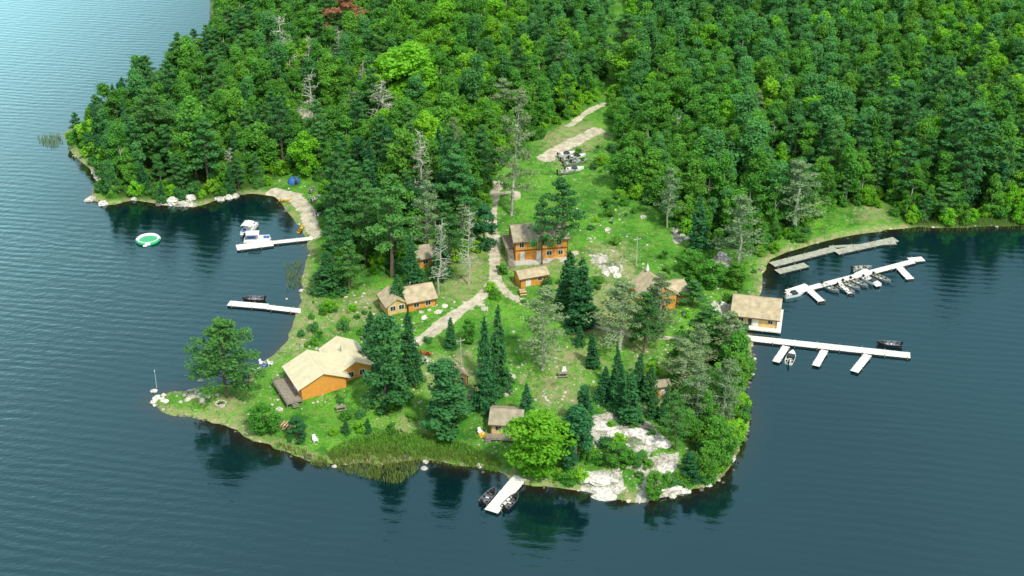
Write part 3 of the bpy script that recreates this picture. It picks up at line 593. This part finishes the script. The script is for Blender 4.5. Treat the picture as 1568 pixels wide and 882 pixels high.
block(p,'main_',-1.5,0,7.4,9,3.0,2.8,'y',.5,'wood_o','roof_t',wins=[('F',1.8,1,1.2,1.2),('F',5,1,1.2,1.2),('R',2,1,1.1,1.1)],doors=[('R',4.5,.05,1,2.1)])
block(p,'annex_',5.8,1.5,4.2,6,2.3,1.3,'x',.4,'wood_o','roof_t',wins=[('F',1.5,.9,1.1,1),('R',3,.9,1.2,1)])
mb=MB(); mb.cyl((2.2,8,5),(2.2,8,6.4),.35,.25,'white',8); mb.cyl((2.2,8,6.4),(2.2,8,8.2),.5,.02,'white',8); mb.make('white_cupola',parent=p)
p=site('forest_cabin',1196,293,12); block(p,'',0,0,5.4,4.5,2.2,1.3,'x',.4,'wood_b','roof_g',wins=[('F',3.6,.9,1,.9)],doors=[('F',1.6,.05,.9,1.9,'k')])
p=site('far_shore_boathouse',296,86,10); block(p,'',0,0,7,5,2.4,1.4,'x',.4,'wood_b','roof_c',wins=[('F',5,.9,1,.9)],doors=[('F',2,.05,1.6,2.0)])
x,y=unproj(1122,496,.6); p=empty('boathouse',(x,y,.75),math.radians(-13))
block(p,'',0,0,10,9,2.7,2.5,'x',.75,'wood_y','roof_t',base=1.4,wins=[('F',1.8,1,1.1,1),('F',8.6,1,1,1)],doors=[('F',5.2,.05,1,2.1),('F',3.9,.05,.9,2.0,'k'),('R',4.5,-.4,4.2,2.5,'k')])
mb=MB(); mb.box(-1.2,11.2,-1.6,-.1,-.35,-.05,'dockw'); mb.box(10.1,11.2,-.1,9.4,-.35,-.05,'dockw')
for xx in (-.8,3,7,10.8): mb.cyl((xx,-1.3,-2.4),(xx,-1.3,-.36),.14,.14,'deck',6)
mb.make('platform',parent=p)
# ---------------------------------------------------------------- docks
def dock(name,segs,mat='dockw',z=.5):
    mb=MB()
    for (u0,v0,u1,v1,w) in segs:
        a=np.array(unproj(u0,v0,z));b_=np.array(unproj(u1,v1,z)); L=np.linalg.norm(b_-a); d=(b_-a)/L; nrm=np.array([-d[1],d[0]]); n=int(L/.34)
        zz=z+random.uniform(-.012,.012)
        for i in range(n):
            s0=L*i/n; s1=L*(i+1)/n-.025; e=random.uniform(-.04,.04)
            c=[a+d*s0-nrm*(w/2+e),a+d*s1-nrm*(w/2+e),a+d*s1+nrm*(w/2+e),a+d*s0+nrm*(w/2+e)]
            mb.hexa([(q[0],q[1],zz-.07) for q in c],[(q[0],q[1],zz+random.uniform(-.008,.008)) for q in c],mat)
        for sgn in(-1,1):
            c0=a+nrm*sgn*(w/2-.2); c1=b_+nrm*sgn*(w/2-.2); q=[c0-nrm*.07,c1-nrm*.07,c1+nrm*.07,c0+nrm*.07]
            mb.hexa([(t[0],t[1],-.05) for t in q],[(t[0],t[1],zz-.075) for t in q],'dark')
        for s in np.arange(1.2,L,5.):
            for sgn in(-1,1):
                c=a+d*s+nrm*sgn*(w/2+.1); mb.cyl((c[0],c[1],-2),(c[0],c[1],zz+.3),.08,.08,'deck',6)
            q=a+d*s; c=[q-d*.8-nrm*w*.42,q+d*.8-nrm*w*.42,q+d*.8+nrm*w*.42,q-d*.8+nrm*w*.42]
            mb.hexa([(t[0],t[1],-.25) for t in c],[(t[0],t[1],zz-.31) for t in c],'dark')
    return mb.make(name)
dock('marina_dock',[(1142,517,1394,544,2.5),(1204,530,1188,554,1.7),(1263,536,1249,560,1.7),(1329,543,1308,569,1.9)])
dock('marina_dock',[(1205,450,1398,400,2.0),(1392,398,1414,396,2.4),(1238,443,1258,461,1.8),(1283,431,1302,449,1.2),(1325,421,1345,438,1.2),(1376,408,1394,427,2.0),(1205,446,1236,436,1.6),(1310,420,1328,412,1.2)])
dock('weathered_dock',[(1182,405,1280,380,2.6),(1190,416,1235,405,2.4),(1280,386,1372,366,2.6),(1270,378,1372,372,1.2)],'dockg')
dock('swim_dock',[(362,379,418,372,3.2),(418,371,493,363,1.9)])
dock('fishing_dock',[(350,464,410,469,2.4),(410,470,480,478,2.0)])
dock('cabin_dock',[(797,730,752,783,2.9)])
# ---------------------------------------------------------------- boats
def hull(mb,L,B,D,mat,inner,seats=3,motor=True,deckfront=0.3,covered=None):
    n=11; st=[]
    for i in range(n):
        t=i/(n-1); hb=B/2*(1-max(0,(t-.45)/.55)**2.2)*(.92+.08*min(1,t*5)); hb=max(hb,.02); rise=.35*D*max(0,(t-.5)/.5)**2; kz=.5*D*max(0,(t-.7)/.3)**2
        x=-L/2+L*t
        st.append([(x,-hb,D+rise),(x,-hb*.78,.12*D+kz),(x,0,kz),(x,hb*.78,.12*D+kz),(x,hb,D+rise)])
    vs=[q for s in st for q in s]; fs=[]
    for i in range(n-1):
        for k in range(4): a=i*5+k; fs.append((a,a+1,a+6,a+5))
    fs.append((0,1,2,3,4)); mb.add(vs,fs,mat)
    vi=[]; 
    for s in st:
        x,hb,z=s[4]; h2=max(hb-.09,.01); vi+=[(x,-hb,z+.01),(x,-h2,z+.01),(x,-h2*.85,.28*D+.3*(z-D)),(x,h2*.85,.28*D+.3*(z-D)),(x,h2,z+.01),(x,hb,z+.01)]
    fs=[]
    for i in range(n-1):
        for k in range(5): a=i*6+k; fs.append((a,a+1,a+7,a+6))
    mb.add(vi,fs,inner)
    for k in range(seats):
        x=-L/2+L*(.16+.24*k); mb.box(x-.16,x+.16,-B*.42,B*.42,.55*D,.62*D,'white' if k%2 else inner)
        for yy in (-.3,.3): mb.box(x-.2,x+.2,yy*B-.2,yy*B+.2,.63*D,.7*D,'blue' if k==1 else 'black'); mb.box(x-.22,x-.16,yy*B-.2,yy*B+.2,.7*D,.7*D+.35,'black')
    i=int(n*(1-deckfront)); f=st[i:]
    vs=[(s[0][0],s[0][1]+.05,s[0][2]-.03) for s in f]+[(s[4][0],s[4][1]-.05,s[4][2]-.03) for s in f]; m=len(f)
    mb.add(vs,[(k,k+1,m+k+1,m+k) for k in range(m-1)],mat)
    if covered: mb.box(-L*.1,L*.12,-B*.4,B*.4,D,D+.35,'glass'); 
    if motor:
        x=-L/2-.15; mb.box(x-.28,x+.22,-.17,.17,D-.02,D+.5,'black'); mb.box(x-.2,x+.12,-.13,.13,D+.5,D+.6,'black'); mb.cyl((x,0,-.4),(x,0,D),.07,.09,'black',6); mb.box(x-.2,x+.15,-.03,.03,-.45,-.38,'black'); mb.cyl((x+.2,0,D+.35),(x+.75,.1,D+.45),.03,.03,'black',5)
def bmesh_(kind):
    mb=MB()
    if kind=='alu': hull(mb,5.2,1.9,.75,'alu','dockg',3)
    if kind=='dark': hull(mb,5.4,2.1,.8,'black','metal',3)
    if kind=='white': hull(mb,5.4,2.1,.85,'white','trim',3,True,.4,True)
    if kind=='canoe': 
        hull(mb,4.6,.9,.38,'yellow','yellow',2,False,.1)
    return mb.mesh(kind+'_boat')
BM={k:bmesh_(k) for k in('alu','dark','white','canoe')}
def boat(name,kind,u,v,ang,land=False,sc=1.):
    if land: x,y,z=G(u,v); z+=.1
    else: x,y=unproj(u,v,.3); z=-.12
    o=obj(name,BM[kind],(x,y,z),math.radians(ang)); o.scale=(sc,)*3; return o
boat('fishing_boat','dark',749,760,62);boat('fishing_boat','dark',783,768,60)
boat('fishing_boat','dark',388,458,178);boat('fishing_boat','dark',1361,527,170);boat('motorboat','white',1211,548,70)
boat('motorboat','white',1216,451,20);boat('fishing_boat','alu',1272,442,-50);boat('fishing_boat','alu',1304,438,-50);boat('fishing_boat','alu',1316,434,-50);boat('motorboat','white',1336,432,-50);boat('fishing_boat','alu',1351,427,-50);boat('fishing_boat','alu',1296,444,-50);boat('fishing_boat','alu',1320,411,10)
for i,(u,v,a) in enumerate([(868,239,20),(880,236,22),(872,246,18),(884,243,25),(876,253,15),(868,266,10),(880,262,12),(888,250,20)]): boat('stored_boat','alu' if i%3 else 'white',u,v,a,True)
boat('canoe','canoe',461,352,80,True);boat('canoe','canoe',437,308,10,True,.8)
boat('rowboat','alu',484,306,60,True,.8);boat('rowboat','alu',478,292,80,True,.7);boat('rowboat','white',489,327,75,True,.7)
boat('fishing_boat','alu',398,566,50,True,.8)
mb=MB()
for yy in(-1.05,1.05): mb.cyl((-3.5,yy,.2),(2.9,yy,.2),.36,.36,'alu',10); mb.cyl((2.9,yy,.2),(3.7,yy,.35),.36,.05,'alu',10)
mb.box(-3.5,3.4,-1.4,1.4,.58,.68,'white')
for yy in(-1.36,1.36): mb.box(-3.2,3.2,yy-.03,yy+.03,.75,1.35,'white')
mb.box(3.17,3.23,-1.3,-.4,.75,1.35,'white');mb.box(3.17,3.23,.4,1.3,.75,1.35,'white');mb.box(-3.23,-3.17,-1.3,1.3,.75,1.35,'white')
for a in((-2.8,-.6),(1.6,3)): mb.box(a[0],a[1],-1.28,-.7,.69,1.1,'trim'); mb.box(a[0],a[1],.7,1.28,.69,1.1,'blue')
mb.box(-.1,.5,-.3,.5,.69,1.5,'white')
for xx in(-2.4,.4):
    for yy in(-1.3,1.3): mb.cyl((xx,yy,.7),(xx,yy,2.7),.03,.03,'metal',5)
nseg=6
for i in range(nseg):
    y0=-1.4+2.8*i/nseg;y1=-1.4+2.8*(i+1)/nseg; z0=2.7+.3*math.cos(y0*1.1);z1=2.7+.3*math.cos(y1*1.1)
    mb.hexa([(-2.7,y0,z0),(.7,y0,z0),(.7,y1,z1),(-2.7,y1,z1)],[(-2.7,y0,z0+.05),(.7,y0,z0+.05),(.7,y1,z1+.05),(-2.7,y1,z1+.05)],'white')
mb.box(-3.95,-3.5,-.2,.2,.5,1.3,'black')
PM=mb.mesh('pontoon_boat')
for u,v,a in((382,352,80),(394,368,5)):
    x,y=unproj(u,v,.5); obj('pontoon_boat',PM,(x,y,0),math.radians(a))
mb=MB(); R0,r0=2.75,.48; n,m=32,10
for i in range(n):
    a0=6.2832*i/n;a1=6.2832*(i+1)/n
    for j in range(m):
        b0=6.2832*j/m;b1=6.2832*(j+1)/m
        def tp(a,b_): return((R0+r0*math.cos(b_))*math.cos(a),(R0+r0*math.cos(b_))*math.sin(a),.38+r0*math.sin(b_))
        outer=math.cos((b0+b1)/2)>.3
        mb.add([tp(a0,b0),tp(a1,b0),tp(a1,b1),tp(a0,b1)],[(0,1,2,3)],'greenp' if outer and (i//2)%4!=0 else 'white')
mb.cyl((0,0,.45),(0,0,.48),2.1,2.1,'greenp',24)
for i in range(24):
    a=6.2832*i/24; mb.cyl((2.05*math.cos(a),2.05*math.sin(a),.48),(2.4*math.cos(a),2.4*math.sin(a),.5),.03,.03,'white',4)
mb.box(-.5,.5,-3.9,-3.1,.15,.4,'white')
x,y=unproj(227,367,.3); mb.make('water_trampoline',(x,y,0))
mb=MB(); n=12
prev=[(1.8*math.cos(6.283*k/n),1.5*math.sin(6.283*k/n),0) for k in range(n)]
for j in range(1,6):
    ph=math.pi/2*j/5; ring=[(1.8*math.cos(ph)*math.cos(6.283*k/n),1.5*math.cos(ph)*math.sin(6.283*k/n),1.9*math.sin(ph)) for k in range(n)]
    for k in range(n): mb.add([prev[k],prev[(k+1)%n],ring[(k+1)%n],ring[k]],[(0,1,2,3)],'black' if k==9 else 'blue')
    prev=ring
mb.cyl((-1.9,-1.2,0),(-2.4,-1.7,.0),.02,.02,'metal',4)
x,y,z=G(450,280); mb.make('dome_tent',(x,y,z),.3)
mb=MB(); mb.box(-.95,.95,-.38,.38,.72,.77,'deck')
for s in(-1,1):
    mb.box(-.95,.95,s*.78-.14,s*.78+.14,.43,.47,'deck')
    mb.box(s*.7-.04,s*.7+.04,-.85,.85,.36,.425,'deck')
    for q in(-1,1): mb.cyl((s*.7,q*.62,0),(s*.7,q*.25,.72),.05,.05,'deck',4)
PTm=mb.mesh('picnic_table')
for u,v,a in((522,628,20),(436,655,40),(862,576,5),(560,520,30),(724,610,10),(905,475,0),(378,588,25)):
    x,y,z=G(u,v); o=obj('picnic_table',PTm,(x,y,z),math.radians(a)); o.scale=(1.15,)*3
def chairm(c):
    mb=MB(); mb.box(-.3,.3,-.3,.3,.36,.41,c); mb.hexa([(-.3,.25,.38),(.3,.25,.38),(.3,.31,.38),(-.3,.31,.38)],[(-.25,.55,1.15),(.25,.55,1.15),(.25,.6,1.15),(-.25,.6,1.15)],c)
    for s in(-1,1):
        mb.box(s*.36-.06,s*.36+.06,-.35,.4,.58,.62,c)
        for q in(-.28,.28): mb.box(s*.34-.04,s*.34+.04,q-.04,q+.04,0,.58,c)
    return mb.mesh('lawn_chair')
CR,CW=chairm('red'),chairm('white')
for i,(u,v,a) in enumerate([(650,552,200),(657,545,160),(655,556,230),(648,543,120),(483,677,30),(864,573,0),(415,560,80),(392,572,100),(402,560,60),(1052,483,0),(736,666,30)]):
    x,y,z=G(u,v); o=obj('lawn_chair',(CW,CR)[i%2 if i<5 else 0],(x,y,z),math.radians(a)); o.scale=(1.3,)*3
for (u,v,c) in((404,562,'blue'),(1050,484,'blue'),(740,668,'yellow')):
    mb=MB(); mb.rock(0,0,.1,1.,.7,.9,c); x,y,z=G(u,v); mb.make('tarp_covered_gear',(x,y,z))
def pole(name,u,v,h,arm=True):
    x,y,z=G(u,v); mb=MB(); mb.cyl((0,0,-.5),(0,0,h),.16,.1,'barkl',8)
    if arm:
        mb.box(-1,1,-.06,.06,h-.7,h-.55,'barkl')
        for q in(-.9,0,.9): mb.cyl((q,0,h-.55),(q,0,h-.35),.05,.04,'white',5)
    mb.make(name,(x,y,z),.4)
pole('utility_pole',974,407,8);pole('utility_pole',706,560,7)
x,y,z=G(241,600); mb=MB(); mb.cyl((0,0,-.3),(0,0,5.4),.05,.03,'white',6); mb.cyl((0,0,5.4),(0,0,5.7),.1,.08,'white',8); mb.cyl((0,0,0),(0,0,.5),.35,.25,'conc',8); mb.make('marker_pole',(x,y,z))
mb=MB()
for r in range(4):
    for i in range(9-r): mb.cyl((-.8,(i+.5*r)*.32-1.4,.16+r*.28),(.8,(i+.5*r)*.32-1.4,.16+r*.28),.15,.14,'wood_y' if (i+r)%2 else 'bark',7)
WP=mb.mesh('woodpile')
for u,v,a in((436,655,1.2),(800,450,.2),(640,470,.4),(1035,600,.6)):
    x,y,z=G(u,v); obj('woodpile',WP,(x,y,z),a)
mb=MB()
for i in range(12): a=6.283*i/12; mb.rock(1.1*math.cos(a),1.1*math.sin(a),.05,.26,.22,.24,'rock')
for a in(0,1,2): mb.cyl((-.6*math.cos(a),-.6*math.sin(a),.12),(.6*math.cos(a),.6*math.sin(a),.2),.08,.08,'dark',6)
x,y,z=G(338,618); mb.make('fire_pit',(x,y,z))
# ---------------------------------------------------------------- light, sky, camera
w=bpy.data.worlds.new('World'); S.world=w; w.use_nodes=True; nt=w.node_tree
sky=nt.nodes.new('ShaderNodeTexSky'); sky.sky_type='NISHITA'; sky.sun_disc=False
sx,sy=.45,-.75; el=math.radians(52); sky.sun_elevation=el; sky.sun_rotation=math.atan2(sx,sy)
sky.dust_density=2.5; sky.air_density=1.2; sky.ozone_density=1.0
# thin high cloud over the blue sky; north-west glow added to brighten the lake
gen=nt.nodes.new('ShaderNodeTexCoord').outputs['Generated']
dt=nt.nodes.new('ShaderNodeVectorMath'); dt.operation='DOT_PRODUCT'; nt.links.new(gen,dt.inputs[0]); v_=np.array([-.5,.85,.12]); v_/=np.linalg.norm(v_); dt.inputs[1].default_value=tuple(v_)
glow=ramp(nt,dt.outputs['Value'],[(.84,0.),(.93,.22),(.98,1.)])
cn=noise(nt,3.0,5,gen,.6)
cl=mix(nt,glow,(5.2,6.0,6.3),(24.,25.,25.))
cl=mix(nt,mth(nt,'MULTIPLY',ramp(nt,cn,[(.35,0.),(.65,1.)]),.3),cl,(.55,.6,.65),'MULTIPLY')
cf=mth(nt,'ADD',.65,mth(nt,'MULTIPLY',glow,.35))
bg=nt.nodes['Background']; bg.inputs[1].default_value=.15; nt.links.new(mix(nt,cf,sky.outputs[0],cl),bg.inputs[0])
ld=bpy.data.lights.new('sun','SUN'); ld.energy=3.6; ld.angle=math.radians(4.0); ld.color=(1,.96,.86)
lo=bpy.data.objects.new('sun',ld); S.collection.objects.link(lo)
from mathutils import Vector
hn=math.hypot(sx,sy); D=Vector((sx/hn*math.cos(el),sy/hn*math.cos(el),math.sin(el)))
lo.rotation_euler=D.to_track_quat('Z','Y').to_euler(); lo.location=(60,-40,200)
cam=bpy.data.cameras.new('camera'); cam.lens=F/1568*36; cam.sensor_width=36; cam.clip_end=6000; cam.clip_start=1
co=bpy.data.objects.new('camera',cam); S.collection.objects.link(co); co.location=(0,0,H); co.rotation_euler=(math.pi/2-PT,0,0); S.camera=co
S.view_settings.view_transform='Standard'; S.view_settings.look='None'; S.view_settings.exposure=0
print('FOREST',nf,'objs',len(bpy.data.objects))
